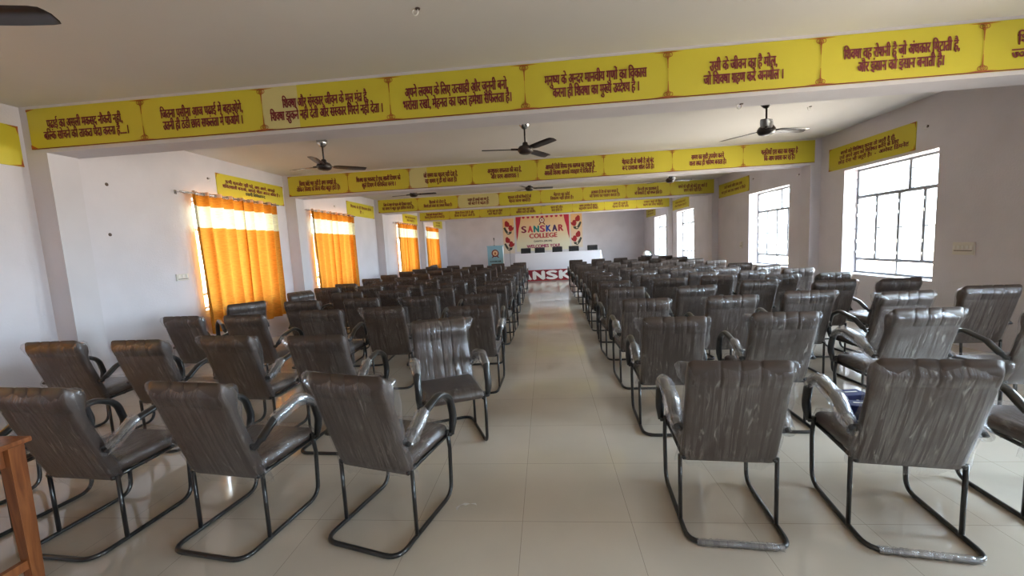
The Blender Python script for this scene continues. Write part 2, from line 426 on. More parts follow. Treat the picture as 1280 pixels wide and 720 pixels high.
# ================================================================== YELLOW BANNERS
X3, Z3 = Vector((1, 0, 0)), Vector((0, 0, 1))
PW = 1.289; ZB0, ZB1 = 2.795, 3.20
def ornament(mb, O, U, W, x, zb, zt, s=1.0):
    """divider: a lotus bracket at the top and at the bottom, joined by a thin line"""
    for z, d in ((zt-.012, -1), (zb+.012, 1)):
        flat(mb, O, U, W, [(x-.13*s, z), (x, z-.006*d), (x+.13*s, z), (x, z+.007*d)], .0025)
        annulus(mb, O, U, W, x-.022*s, z+.022*d, .014*s, .020*s, .0025, 12)
        annulus(mb, O, U, W, x+.022*s, z+.022*d, .014*s, .020*s, .0025, 12)
        annulus(mb, O, U, W, x, z+.030*d, .016*s, .022*s, .0025, 12)
        flat(mb, O, U, W, [(x-.007*s, z+.03*d), (x-.003, z+.135*d), (x+.003, z+.135*d), (x+.007*s, z+.03*d)], .0025)
    flat(mb, O, U, W, [(x-.0012, zb+.1), (x+.0012, zb+.1), (x+.0012, zt-.1), (x-.0012, zt-.1)], .0024)
SLOG = [
 [("पढ़ाई का असली मकसद नौकरी नहीं,", .66, "बल्कि सोचने की ताकत पैदा करना है.....।", .74),
  ("जितना पसीना आज पढ़ाई में बहाओगे,", .68, "उतनी ही ठंडी छांव सफलता में पाओगे ।", .66),
  ("शिक्षा और संस्कार जीवन के मूल मंत्र है,", .67, "शिक्षा झुकने नही देती और संस्कार गिरने नहीं देता ।", .88),
  ("अपने लक्ष्य के लिए उत्साही और जुनूनी बनो,", .76, "भरोसा रखो, मेहनत का फल हमेशा सफलता है।", .80),
  ("मनुष्य के अन्दर मानवीय गुणों का विकास", .71, "करना ही शिक्षा का मुख्य उद्देश्य है ।", .60),
  ("उसी के जीवन का है मोल,", .44, "जो शिक्षा ग्रहण करे अनमोल ।", .52),
  ("शिक्षा वह रोशनी है जो अंधकार मिटाती है,", .71, "और इंसान को इंसान बनाती है।", .53),
  ("शिक्षा वह शक्ति है जो", .60, "ज्ञान का दीप जलाती है।", .66)],
 [("विद्या कोई भार नहीं है अगर समझो तो,", .62, "लेकिन विद्या के बिना मीत बहुत होते है।", .72),
  ("शिक्षा का मकसद है एक खाली दिमाग को", .72, "खुले दिमाग में परिवर्तित करना ।", .55),
  ("जो समय का महत्व नहीं देता है,", .54, "वह समय यूं ही खो जाता है।", .50),
  ("अनुशासन सफलता की जड़ है,", .52, "और परम आवश्यक ।", .42),
  ("आपकी डिग्री सिर्फ एक कागज का टुकड़ा है,", .74, "असली शिक्षा आपके व्यवहार में दिखती है....", .78),
  ("मेहनत ही वो चाबी है जो बंद", .46, "बन्द दरवाजा खोल देती है।", .46),
  ("समय का सही उपयोग करने", .46, "वाला छात्र ही भविष्य बनाता है।", .52),
  ("गलतियाँ इस बात का सबूत है", .50, "कि आप प्रयास कर रहे है।", .42)],
 [("जिस के साथ जो पढ़ता और लिखता रहता है,", .72, "वह समय में बहुत कुछ हासिल करता है।", .80),
  ("किताबें वो दोस्त है,", .42, "जिनसे हमें ज्ञान का उजाला मिलता है।", .70),
  ("ज्ञान ही सबसे बड़ा धन है,", .52, "जो बांटने से बढ़ता है।", .50),
  ("सफलता उन्हीं को मिलती है जो", .56, "मेहनत करना जानते है।", .52),
  ("मेहनत का कोई", .38, "विकल्प नहीं होता है।", .54),
  ("अनुशासन ही देश को महान बनाता है", .62, "जो समय का पालन करता है।", .70),
  ("जिन्दगी एक पाठशाला है,", .48, "जो सिखाती है, वही सफल होता है।", .62),
  ("सपने वो नहीं जो सोते हुए आते है", .64, "सपने सोने नहीं देते।", .40)],
 [("शिक्षा सबसे शक्तिशाली हथियार है", .55, "जिससे दुनिया बदली जा सकती है।", .66),
  ("विद्या विनय देती है और", .62, "विनय से पात्रता आती है।", .68),
  ("हर दिन कुछ नया सीखो", .50, "आगे बढ़ते रहो।", .44),
  ("जहां चाह वहां राह", .52, "कोशिश करते रहो जीतोगे।", .62),
  ("सत्य की जीत", .38, "सदा होती है।", .34),
  ("समय अनमोल है इसका", .56, "सदुपयोग करना सीखो।", .60),
  ("कर्म ही पूजा है", .44, "मेहनत से मत डरो।", .50),
  ("ज्ञान जहां से मिले", .56, "ग्रहण कर लेना चाहिए।", .60)]]
BX = [-5.285, -5.255, -5.2415, -5.2675]
WHERE = ['on the beam nearest the camera', 'on the second beam from the camera', 'on the third beam from the camera', 'on the far beam just before the stage']
for bi, y in enumerate(BEAMS):
    root = empty('slogan_banner', (BX[bi], y-.006, ZB0))
    tag(root, 'long yellow slogan banner with maroon Hindi lines '+WHERE[bi], 'banner')
    for k in range(8):
        x0 = k*PW; x1 = x0+PW; h = ZB1-ZB0
        if k == 7: x1 = x0 + (5.04-BX[bi]-x0 if BX[bi]+x1 > 5.05 else PW)
        mb = MB(); cols = 14
        pale = (bi == 0 and k == 2) or (bi in (1, 2) and k == 2)
        xs = [x0+(x1-x0)*i/cols for i in range(cols+1)]
        for i in range(cols):   # slight slack in the sheet
            mb.cur = 1 if pale and i < (4 if bi < 2 else 14) else 0
            def dy(x, z): return -.0035-.0025*math.sin(x*2.3+bi)*math.sin(math.pi*z/h)
            n = len(mb.v)
            for x in (xs[i], xs[i+1]):
                for z in (0, h): mb.v.append((x, dy(x, z), z))
                for z in (0, h): mb.v.append((x, .004, z))
            mb.face((n, n+4, n+5, n+1)); mb.face((n+2, n+3, n+7, n+6)); mb.face((n, n+2, n+6, n+4)); mb.face((n+1, n+5, n+7, n+3))
        p = mb.build('banner_panel', [M_YEL, M_YEL2], root)
        O = Vector((0, -.0065, 0))
        a, wa, b, wb = SLOG[bi][k]; cx = x0+PW*.5
        bold = .0035
        t = MB(); text_into(t, a, O, X3, Z3, cx, h*.61, wa*PW, .092, bold); t.build('slogan_lettering', M_MAROON, p)
        t = MB(); text_into(t, b, O, X3, Z3, cx, h*.33, wb*PW, .092, bold); t.build('slogan_lettering', M_MAROON, p)
        q = MB()
        if k: ornament(q, O, X3, Z3, x0, 0, h)
        else: flat(q, O, X3, Z3, [(0, .006), (.08, .006), (0, .05)]); flat(q, O, X3, Z3, [(0, h-.006), (0, h-.03), (.1, h-.006)])
        q.build('printed_border', M_ORN, p)
        q = MB(); flat(q, O, X3, Z3, [(x0, 0), (x1, 0), (x1, .009), (x0, .009)], .001); q.build('bottom_line', M_MAROON, p)

def wall_banner(y0, y1, z0, z1, x, sgn, lines, label, lean=0):
    """flex sheet on a side wall: sgn +1 faces +x (left wall), -1 faces -x"""
    root = empty('wall_banner', (x, (y0+y1)/2, z0)); tag(root, label, 'banner', None)
    Wd = y1-y0; h = z1-z0; U = Vector((0, sgn, 0)); O = Vector((sgn*.010, 0, 0)); mb = MB()
    a = min(0, sgn*.008); b = max(0, sgn*.008); mb.box((a, -Wd/2, 0), (b, Wd/2, h))
    p = mb.build('banner_sheet', M_YEL, root)
    O = O - U*0
    n = len(lines)
    for i, (tx, wf, off, dark) in enumerate(lines):
        t = MB(); t.cur = 1 if dark else 0
        text_into(t, tx, O, U, Z3, off*Wd, h*(.80-.60*(i+.5)/n if n > 2 else .68-.33*i), wf*Wd, h*.15 if n > 2 else h*.19, .004)
        t.build('slogan_lettering', [M_MAROON, M_BLACKP], p)
    for (ux, uy) in ((-1, 0), (1, 0), (-1, 1), (1, 1)):
        cx = ux*Wd/2; cz = h*uy; d = 1 if uy == 0 else -1
        q = MB(); flat(q, O, U, Z3, [(cx, cz), (cx-ux*.10, cz+d*.006), (cx-ux*.02, cz+d*.02), (cx-ux*.008, cz+d*.09)])
        q.build('printed_border', M_ORN, p)
    return root
wall_banner(6.17, 7.88, 2.575, 2.96, XR, -1,
   [("बच्चों को शिक्षित करना तो जरूरी है ही,", .64, -.01, 0), ("उन्हें अपने आप को शिक्षित करने के लिए", .69, 0, 0), ("छोड़ देना भी जरूरी है।  -  अर्नेस्ट डिमनेट", .80, .04, 0)],
   'three line yellow slogan banner on the right wall above the nearest window')
wall_banner(10.75, 12.50, 2.62, 3.0, XR, -1, [("उठो जागो और तब तक", .60, 0, 0), ("मत रुको जब तक लक्ष्य न मिले", .80, 0, 0)],
   'yellow wall banner above the second window on the right wall')
wall_banner(15.0, 16.85, 2.62, 3.0, XR, -1, [("सीखना कभी बंद न करो", .6, 0, 0), ("जीवन सिखाता रहता है", .7, 0, 0)], 'yellow wall banner above the third window on the right wall')
wall_banner(19.4, 21.1, 2.62, 3.0, XR, -1, [("पढ़ो और आगे बढ़ो", .6, 0, 0), ("देश का नाम करो", .6, 0, 0)], 'small distant yellow banner on the right wall beside the stage')
wall_banner(6.36, 8.06, 2.61, 3.0, XL, 1,
   [("कभी कमजोर नहीं पड़े, आप अपने, आपको", .74, -.02, 0), ("शक्तिशाली बनाओ, आपके भीतर अनन्त शक्ति है ।", .86, 0, 0), ("स्वामी विवेकानन्द", .3, .02, 1)],
   'yellow wall banner above the nearest orange curtain on the left wall')
wall_banner(10.75, 12.50, 2.62, 3.01, XL, 1, [("शिक्षा से ही विकास होता", .76, 0, 0), ("है ।", .12, 0, 0)], 'yellow wall banner above the second curtain on the left wall')
wall_banner(15.1, 16.85, 2.62, 3.01, XL, 1, [("मेहनत करते रहो सफल बनो", .7, 0, 0), ("जीत पक्की है", .5, 0, 0)], 'yellow wall banner above the third curtain on the left wall')
wall_banner(19.3, 21.0, 2.62, 3.01, XL, 1, [("ज्ञान बांटो", .5, 0, 0), ("ज्ञान बढ़ेगा", .5, 0, 0)], 'tiny distant yellow banner above the last curtain near the stage')
wall_banner(2.15, 3.86, 2.62, 3.03, XL, 1, [("सच्चाई की राह पर", .6, -.1, 0), ("चलते रहो", .4, -.1, 0)], 'yellow wall banner cut by the left picture edge before the first beam')

# ================================================================== CURTAINS
CUR = [(1.0, 2.8), (5.70, 7.62), (8.80, 10.86), (14.2, 16.4), (17.64, 19.8)]
CW = ['beside the camera', 'nearest the camera past the first beam', 'in the second window bay', 'in the third window bay', 'next to the stage, farthest away']
for i, span in enumerate(CUR):
    y0, y1 = span
    xr = XL+.115; zr = 2.585
    rod = MB().tube([(xr, y0-.16, zr), (xr, y1+.10, zr)], .011, 8)
    ro = rod.build('curtain_rod', M_STEEL, None, True); tag(ro, 'thin metal curtain rod holding the orange curtain '+CW[i], 'curtain rod')
    for yy in (y0-.12, y1+.06):
        b = MB().tube([(XL, yy, zr), (xr, yy, zr)], .008, 6); b.box((XL, yy-.02, zr-.03), (XL+.006, yy+.02, zr+.03)); b.build('rod_bracket', M_STEEL, ro)
    root = empty('curtain', (xr, (y0+y1)/2, 0))
    tag(root, 'orange eyelet curtain with white band '+CW[i], 'curtain', None)
    W = y1-y0; nf = 8; n = nf*16; m = MB(); zs = [.40]+[.40+2.22*k/30 for k in range(1, 31)]
    for kz, z in enumerate(zs):
        t = (z-.4)/2.22
        for j in range(n+1):
            u = j/n; ph = 2*math.pi*nf*u
            amp = .058+.016*math.sin(3.1*u*7+i)*(1-t)
            yv = -W/2+W*u + (.030+.022*math.sin(u*13+i))*math.sin(ph+2.2+.3*math.sin(u*9)) + (1-t)*.035*math.sin(u*5+i)
            xv = amp*math.sin(ph+.5*(1-t)*math.sin(u*9+i)) + .012*(1-t)*math.sin(u*31+z*2)
            hem = .012*math.sin(u*7+i) if kz == 0 else 0
            m.v.append((xv, yv, z+hem))
    for kz in range(len(zs)-1):
        for j in range(n): a = kz*(n+1)+j; m.face((a, a+1, a+n+2, a+n+1))
    m.build('curtain_fabric', M_CURT, root, True)
    for k in range(nf*2+1):
        yy = -W/2+W*(k*.5)/nf
        if abs(yy) > W/2-.02: continue
        e = MB(); pts = [(0, yy+.026*math.cos(a), zr+.026*math.sin(a)) for a in [2*math.pi*q/12 for q in range(13)]]
        e.tube(pts, .006, 5, cap=False).build('eyelet', M_STEEL, root, True)

# ================================================================== CHAIRS
PB, PT = Vector((0, -.092, .348)), Vector((0, -.285, .945))
TD = (PT-PB).normalized(); ND = Vector((0, TD.z, -TD.y)); SL = (PT-PB).length
PROF = [(0, 0), (.026, .008), (.034, .05), (.034, .18), (.034, .32), (.036, .43), (.046, .462), (.066, .490), (.078, .525), (.072, .562), (.048, .588), (.012, SL),
        (-.016, .590), (-.027, .566), (-.029, .530), (-.027, .503), (-.022, .494), (-.028, .484), (-.031, .40), (-.032, .28), (-.031, .16), (-.029, .06), (-.018, .010)]
HWB = .232
def back_ring(x, grow=0.0, wob=None):
    e = abs(x)/HWB; k = max(0, (e-.86)/.14)
    dsc = 1-.45*k**3; ins = .012*k**3; g = 0
    for sx in (-.088, 0, .088): g = max(g, math.exp(-((x-sx)/.006)**2))
    ring = []
    for i, (d, s) in enumerate(PROF):
        dd = d*dsc; ss = s + (ins if s < .3 else -ins)*(abs(s-.3)/.3)
        if i in range(2, 16): dd -= math.copysign(.0065, d)*g; ss -= (.0025*g if .55 < s else 0)
        c = PB + TD*ss + ND*(dd + math.copysign(grow, d if abs(d) > .001 else 1))
        ring.append(Vector((x, c.y, c.z)))
    return ring
def backrest_mesh():
    xs = [-.232, -.2295, -.224, -.215, -.20]; 
    for s in (-.088, 0, .088): xs += [s-.014, s-.006, s-.002, s+.002, s+.006, s+.014]
    xs += [-.16, -.12, -.05, .05, .12, .16, .20, .215, .224, .2295, .232]; xs = sorted(xs)
    return MB().ring_sweep([back_ring(x) for x in xs]).mesh('backrest', M_LEATHER, True)
def seat_mesh():
    bm = rbox(.46, .45, .085, .034, 4)
    for v in bm.verts:
        v.co.z += .012*(1-(v.co.x/.23)**2)*(1 if v.co.z > 0 else 0) - (.012 if v.co.y > .15 and v.co.z > 0 else 0)
        v.co += Vector((0, .085, .425))
    return bm_mesh(bm, 'seat', M_LEATHER)
HS = .238; TR = .0125
def sled_mesh():
    m = MB(); pts = [(-HS, .27, .43), (-HS, .29, .30), (-HS, .275, TR), (-HS, -.285, TR), (HS, -.285, TR), (HS, .275, TR), (HS, .29, .30), (HS, .27, .43)]
    P = fillet(pts, .085, 6); m.tube(P, TR, 8); return m.mesh('sled_base', M_TUBE, True)
def upright_mesh(s):
    m = MB(); m.tube([(s*HS, -.115, TR), (s*HS, -.115, .385)], .011, 8); return m.mesh('rear_upright', M_TUBE, True)
def rail_mesh():
    m = MB()
    for s in (-1, 1): m.tube([(s*.222, -.135, .375), (s*.222, .285, .383)], .011, 6)
    m.tube([(-.222, .05, .372), (.222, .05, .372)], .010, 6); m.tube([(-.222, -.04, .372), (.222, -.04, .372)], .010, 6)
    return m.mesh('seat_frame', M_TUBE, True)
ARM = fillet([(0, .283, .400), (0, .318, .50), (0, .285, .640), (0, .17, .700), (0, -.02, .655), (0, -.12, .585), (0, -.175, .555)], .11, 5)
def arm_mesh(s):
    m = MB(); P = [Vector((s*.262, p.y, p.z)) for p in ARM]
    n = len(P); r = [.026]*n; r[0] = .017; r[-1] = .014; r[-2] = .019
    m.tube(P, r, 10, .74, (1, 0, 0))
    m.box((min(s*.238, s*.268), .265, .395), (max(s*.238, s*.268), .30, .415)); m.box((min(s*.205, s*.262), -.165, .545), (max(s*.205, s*.262), -.135, .575))
    return m.mesh('armrest', M_ARM, True)
def film_mesh(seed, loose=1.0):
    """clear bag pulled over the backrest, loose at the top corners and ragged at the hem"""
    rnd = random.Random(seed); ph = [rnd.uniform(0, 6.28) for _ in range(12)]; n = 64; rings = []
    lev = [-.02, .01, .05, .10, .16, .22, .28, .34, .40, .45, .49, .53, .565, .59, .607]
    for li, s in enumerate(lev):
        ring = []
        # front/back offsets at this height, from the backrest's own profile
        def at(lst, q):
            lst = sorted(lst, key=lambda t: t[1])
            if q <= lst[0][1]: return lst[0][0]
            for (d0, s0), (d1, s1) in zip(lst, lst[1:]):
                if s0 <= q <= s1: return d0+(d1-d0)*(q-s0)/max(1e-6, s1-s0)
            return lst[-1][0]
        fs = max(at(PROF[1:11], s+k) for k in (-.03, 0, .03))+.003; bs = min(at(PROF[12:], s+k) for k in (-.03, 0, .03))-.004
        cap = 1 if s < .59 else (.62 if s < .60 else .18)
        hw = HWB + (.006 if li < 14 else -.01)
        for j in range(n):
            a = 2*math.pi*j/n; ca, sa = math.cos(a), math.sin(a)
            ex = math.copysign(abs(ca)**.42, ca); ed = math.copysign(abs(sa)**.5, sa)
            side = abs(ca)**6
            ear = loose*side*(.016*max(0, math.sin(ph[0]+s*9+ca)) + .034*math.exp(-((s-.555)/.045)**2)*(.6+.4*math.sin(ph[1]+ca*2)) + .010*(.5+.5*math.sin(ph[2]+s*31+ca*3)))
            x = ex*(hw+ear)
            mid = (fs+bs)/2; half = (fs-bs)/2 + .005
            wr = .0022*math.sin(17*ex+ph[3]+s*6)+.0016*math.sin(41*ex+ph[4]-s*14)+.004*side*math.sin(s*40+ph[5])
            if sa > 0: wr += .006*loose*(1-abs(ex))*(.5+.5*math.sin(s*8+ph[6]))
            d = mid + ed*(half*cap+wr+.002)
            ss = s
            if li == 0: ss = s + .022*math.sin(3*a+ph[7])+.010*math.sin(11*a+ph[8])
            if 9 < li < 14: ss = s + .016*loose*side*math.exp(-((s-.575)/.03)**2)
            if li >= 12: ss = ss + .006*math.sin(9*ex+ph[9])*(1 if li < 14 else .4)
            c = PB+TD*ss+ND*d; ring.append(Vector((x, c.y, c.z)))
        rings.append(ring)
    m = MB(); m.ring_sweep(rings, True, False)
    k = len(m.v); m.face(range(k-n, k))
    me = m.mesh('film_bag', M_FILM, True); return me
def film_arm_mesh(s, seed, y0=-.19, y1=.02):
    rnd = random.Random(seed); P = [p for p in ARM if y0 <= p.y <= y1 and p.z > .5]; rings = []
    n = 12
    for i, p in enumerate(P):
        t = i/(len(P)-1); rr = .030 + .012*math.sin(math.pi*t)*rnd.uniform(.5, 1.3)
        rings.append([Vector((s*.262+rr*math.cos(2*math.pi*j/n)*rnd.uniform(.85, 1.2), p.y+rnd.uniform(-.004, .004), p.z+rr*math.sin(2*math.pi*j/n)*rnd.uniform(.85, 1.2))) for j in range(n)])
    m = MB(); m.ring_sweep(rings, True, False); return m.mesh('film_sleeve', M_FILMW, True)
def film_rail_mesh(seed):
    rnd = random.Random(seed); rings = []; xs = [-.2+.4*i/40 for i in range(41)]
    for x in xs:
        rr = .0155+rnd.uniform(0, .005)
        rings.append([Vector((x, -.285+rr*math.cos(2*math.pi*j/10), TR+.002+max(-.0125, rr*math.sin(2*math.pi*j/10)))) for j in range(10)])
    return MB().ring_sweep(rings, True, False).mesh('film_strip', M_FILMW, True)
def film_seat_mesh(seed):
    rnd = random.Random(seed); ph = [rnd.uniform(0, 6.28) for _ in range(6)]; m = MB(); nx, ny = 22, 22
    for i in range(nx+1):
        for j in range(ny+1):
            u = -1+2*i/nx; v = -1+2*j/ny; x = u*.238; y = .085+v*.232
            edge = max(abs(u), abs(v)); z = .4735+.012*(1-u*u)-.012*max(0, v)**4 + .003*math.sin(9*u+ph[0]+3*v)+.002*math.sin(17*v+ph[1]) - .05*max(0, (edge-.90)/.10)**1.5
            m.v.append((x, y, z+.004))
    for i in range(nx):
        for j in range(ny): a = i*(ny+1)+j; m.face((a, a+1, a+ny+2, a+ny+1))
    return m.mesh('seat_film', M_FILM, True)
ME = dict(seat=seat_mesh(), back=backrest_mesh(), sled=sled_mesh(), upL=upright_mesh(-1), upR=upright_mesh(1), rail=rail_mesh(), aL=arm_mesh(-1), aR=arm_mesh(1),
          film=[film_mesh(11+i, (1.0, 1.35, .7, 1.15, .5)[i]) for i in range(5)], sleeve=[(film_arm_mesh(-1, 5), film_arm_mesh(1, 6)), (film_arm_mesh(-1, 8, -.19, .29), film_arm_mesh(1, 9, -.05, .29))],
          strip=film_rail_mesh(3), sfilm=[film_seat_mesh(1), film_seat_mesh(2)])
GROUP_L, GROUP_R = 'film-wrapped chairs left of the aisle', 'film-wrapped chairs right of the aisle'
cnt = [0]
def chair(bx, by, deg, label, group, film=True, sleeve=None, strip=False, loose=None, z=0, tilt=None):
    """bx, by: where the middle of the backrest's top edge stands"""
    cnt[0] += 1; a = R(deg)
    cx = bx - math.sin(a)*.285; cyy = by + math.cos(a)*.285
    root = empty('visitor_chair', (cx, cyy, z), a); tag(root, label, 'chair', group)
    if tilt: root.rotation_euler.x = tilt
    link('sled_base', ME['sled'], root); link('rear_upright', ME['upL'], root); link('rear_upright', ME['upR'], root)
    link('seat_frame', ME['rail'], root); st_ = link('seat', ME['seat'], root); b = link('backrest', ME['back'], root)
    arms = [link('armrest', ME['aL'], root), link('armrest', ME['aR'], root)]
    if film:
        f = link('film_bag', ME['film'][(cnt[0]*3+1) % 5 if loose is None else loose], b); f['label'] = 'clear plastic film bag'
        link('seat_film', ME['sfilm'][cnt[0] % 2], st_)
    if sleeve is not None:
        for k, s in enumerate(sleeve):
            if s is not None: link('film_sleeve', ME['sleeve'][s][k], arms[k])['label'] = 'bunched clear film sleeve'
    if strip: link('film_strip', ME['strip'], root)['label'] = 'whitish film strip round the rear bar'
    return root
ORD = ['first', 'second', 'third', 'fourth', 'fifth', 'sixth', 'seventh', 'eighth', 'ninth', 'tenth', 'eleventh', 'twelfth']
def lab(side, row, col, extra=''):
    rows = ORD[row-1]+' row from the camera' if row < 10 else {12: 'row nearest the stage', 11: 'second row from the stage', 10: 'third row from the stage'}[row]
    c = 'aisle seat' if col == 1 else ORD[col-1]+' seat'
    return ('%s brown film-wrapped chair, %s, %s %s of the aisle' % (extra, rows, c, side)).strip()
# left block near: row, col, back-top x, y, angle
NEAR_L = [(1, 1, -1.03, 1.86, -15, 'slewed'), (1, 2, -1.84, 1.80, -8, ''), (1, 3, -2.68, 1.77, -4, ''), (1, 4, -3.50, 1.84, -6, ''),
          (2, 2, -1.77, 2.84, -3, ''), (2, 3, -2.60, 2.95, -6, ''), (2, 4, -3.31, 2.89, -2, ''), (2, 5, -4.16, 2.95, 2, ''),
          (3, 1, -.81, 4.07, -2, ''), (3, 2, -1.83, 4.26, 0, ''), (3, 3, -2.54, 4.22, 2, ''), (3, 4, -3.32, 4.05, -2, ''), (3, 5, -4.13, 4.13, -3, ''),
          (4, 1, -.87, 5.12, 3, ''), (4, 2, -1.70, 5.14, 3, ''), (4, 3, -2.52, 5.18, 4, ''), (4, 4, -3.36, 5.16, 3, ''),
          (5, 1, -.87, 6.15, -3, ''), (5, 2, -1.68, 6.05, 1, ''), (5, 3, -2.42, 6.10, 2, '')]
for r, c, x, y, a, ex in NEAR_L:
    sl = {(1, 1): (None, 0), (1, 2): (0, 1), (1, 3): (0, 0), (2, 3): (None, 0), (2, 2): (0, 0), (3, 1): (None, 1), (2, 5): (0, None)}.get((r, c))
    chair(x, y, a, lab('left', r, c, ex), GROUP_L, True, sl, loose={(1, 1): 1, (1, 2): 3, (1, 3): 0, (2, 3): 1}.get((r, c)))
# the turned ones
chair(-.965, 3.40, 180+24, 'shiny film-wrapped chair turned round to face the camera, left of the aisle', GROUP_L, True, (1, 1), loose=1)
chair(-4.18, 5.22, 52, 'brown chair turned askew below the nearest orange curtain', GROUP_L, True)
chair(-4.30, 6.60, -112, 'brown chair turned sideways with leaning back before the second curtain', GROUP_L, False)
chair(-3.18, 6.10, 14, 'brown chair set askew beside the sideways chair before the second curtain', GROUP_L, False)
NEAR_R = [(1, 1, .895, 1.925, -5), (1, 2, 1.715, 1.875, -9), (1, 3, 2.62, 1.95, -6),
          (2, 1, .95, 3.08, -3), (2, 2, 1.77, 3.12, -3), (2, 3, 2.72, 3.08, -1), (2, 4, 3.51, 2.95, -3),
          (3, 1, .99, 4.11, 1), (3, 2, 1.82, 4.10, 0), (3, 3, 2.62, 4.22, -3), (3, 4, 3.29, 3.93, 3), (3, 5, 4.16, 4.09, -4),
          (4, 1, 1.00, 5.16, 3), (4, 2, 1.83, 5.06, 6), (4, 3, 2.74, 5.40, 5), (4, 4, 3.42, 5.05, -1), (4, 5, 4.07, 4.95, 4),
          (5, 1, 1.00, 6.08, -4), (5, 2, 1.82, 6.13, -1), (5, 3, 2.56, 6.25, -3), (5, 4, 3.34, 5.98, 4), (5, 5, 4.00, 5.92, 6)]
for r, c, x, y, a in NEAR_R:
    sl = {(1, 1): (1, 0), (1, 2): (1, 0), (2, 1): (0, 1), (2, 2): (0, None), (3, 1): (0, 1), (2, 3): (1, 0)}.get((r, c))
    chair(x, y, a, lab('right', r, c), GROUP_R, True, sl, strip=(r == 1 and c < 3), loose={(1, 1): 0, (1, 2): 3, (2, 1): 1, (2, 2): 0, (2, 3): 3}.get((r, c)))
FL = {6: 7.02, 7: 7.95, 8: 9.1, 9: 10.33, 10: 11.6, 11: 12.85, 12: 14.15}
FR = {6: 6.92, 7: 7.78, 8: 8.75, 9: 10.05, 10: 11.3, 11: 12.6, 12: 14.15}
rj = random.Random(3)
for r in range(6, 13):
    for c, x in enumerate((-.86-.012*(r-6), -1.68, -2.48, -3.30, -4.15)):
        dx = 0 if c == 0 else rj.uniform(-.035, .035); dy = 0 if c == 0 else rj.uniform(-.09, .09)
        if r == 6 and c > 2: dy = .10 if c == 3 else .12
        chair(x+dx, FL[r]+dy, rj.uniform(-6, 4), lab('left', r, c+1), GROUP_L, r < 9)
    for c, x in enumerate((1.0+.006*(r-6), 1.79, 2.57, 3.36, 4.08)):
        dx = 0 if c == 0 else rj.uniform(-.035, .035); dy = 0 if c == 0 else rj.uniform(-.09, .09)
        chair(x+dx, FR[r]+dy, rj.uniform(-4, 6), lab('right', r, c+1), GROUP_R, r < 9)
chair(-4.45, 15.75, 75, 'brown chair standing apart by the left wall near the stage', GROUP_L, False)

# ================================================================== DESK at the lower left
dk = empty('wooden_desk', (-3.16, 1.10, 0)); tag(dk, 'varnished brown wooden desk cut by the left picture edge', 'desk')
TW, TD_, TH = 1.28, 1.12, .75
b = rbox(TW, TD_, .026, .006, 2)
for v in b.verts: v.co.z += TH-.013
link('desk_top', bm_mesh(b, 'desk_top', M_WOOD, False), dk)
ap = MB()
for s in (-1, 1):
    ap.box((s*(TW/2-.06)-.011, -TD_/2+.07, TH-.12), (s*(TW/2-.06)+.011, TD_/2-.07, TH-.026))
    ap.box((-TW/2+.07, s*(TD_/2-.06)-.011, TH-.12), (TW/2-.07, s*(TD_/2-.06)+.011, TH-.026))
ap.build('apron', M_WOOD, dk)
for sx_ in (-1, 1):
    for sy_ in (-1, 1):
        lg = MB(); cx, cy_ = sx_*(TW/2-.05), sy_*(TD_/2-.05)
        lg.ring_sweep([[(cx+a*q, cy_+b_*q, z) for a, b_ in ((-1, -1), (1, -1), (1, 1), (-1, 1))] for z, q in ((0, .022), (.3, .027), (TH-.026, .030))])
        lg.build('leg', M_WOOD, dk)
st2 = MB()
for s in (-1, 1): st2.box((s*(TW/2-.05)-.014, -TD_/2+.07, .11), (s*(TW/2-.05)+.014, TD_/2-.07, .155))
st2.box((-TW/2+.06, -.014, .115), (TW/2-.06, .014, .15)); st2.build('stretcher', M_WOOD, dk)

# ================================================================== BLUE BOXES on the chair
def carton(x, y, z, rz, w, d, h, label):
    o = empty('blue_carton', (x, y, z), rz); tag(o, label, 'box', 'blue boxes on the chair seat')
    link('carton_body', bm_mesh((lambda bm: ([setattr(v.co, 'z', v.co.z+h/2) for v in bm.verts], bm)[1])(rbox(w, d, h, .003, 1)), 'carton_body', M_BLUE, False), o)
    for O, U in ((Vector((0, -d/2, 0)), Vector((1, 0, 0))), (Vector((-w/2, 0, 0)), Vector((0, -1, 0)))):
        e = MB(); annulus(e, O, U, Z3, 0, h*.55, .010, .017, .002); disc(e, O, U, Z3, 0, h*.55, .006)
        flat(e, O, U, Z3, [(-.03, h*.2), (.03, h*.2), (.03, h*.27), (-.03, h*.27)])
        e.build('printed_emblem', M_LET, o)
    e = MB(); flat(e, Vector((0, 0, h)), X3, Vector((0, 1, 0)), [(-w*.25, -.006), (w*.25, -.006), (w*.25, .006), (-w*.25, .006)])
    e.build('printed_stripe', M_LET, o)
carton(1.655, 2.235, .494, R(-12), .12, .085, .11, 'dark blue carton on the chair seat, nearer the backrest')
carton(1.74, 2.42, .494, R(5), .14, .09, .10, 'dark blue carton on the chair seat, nearer its front edge')

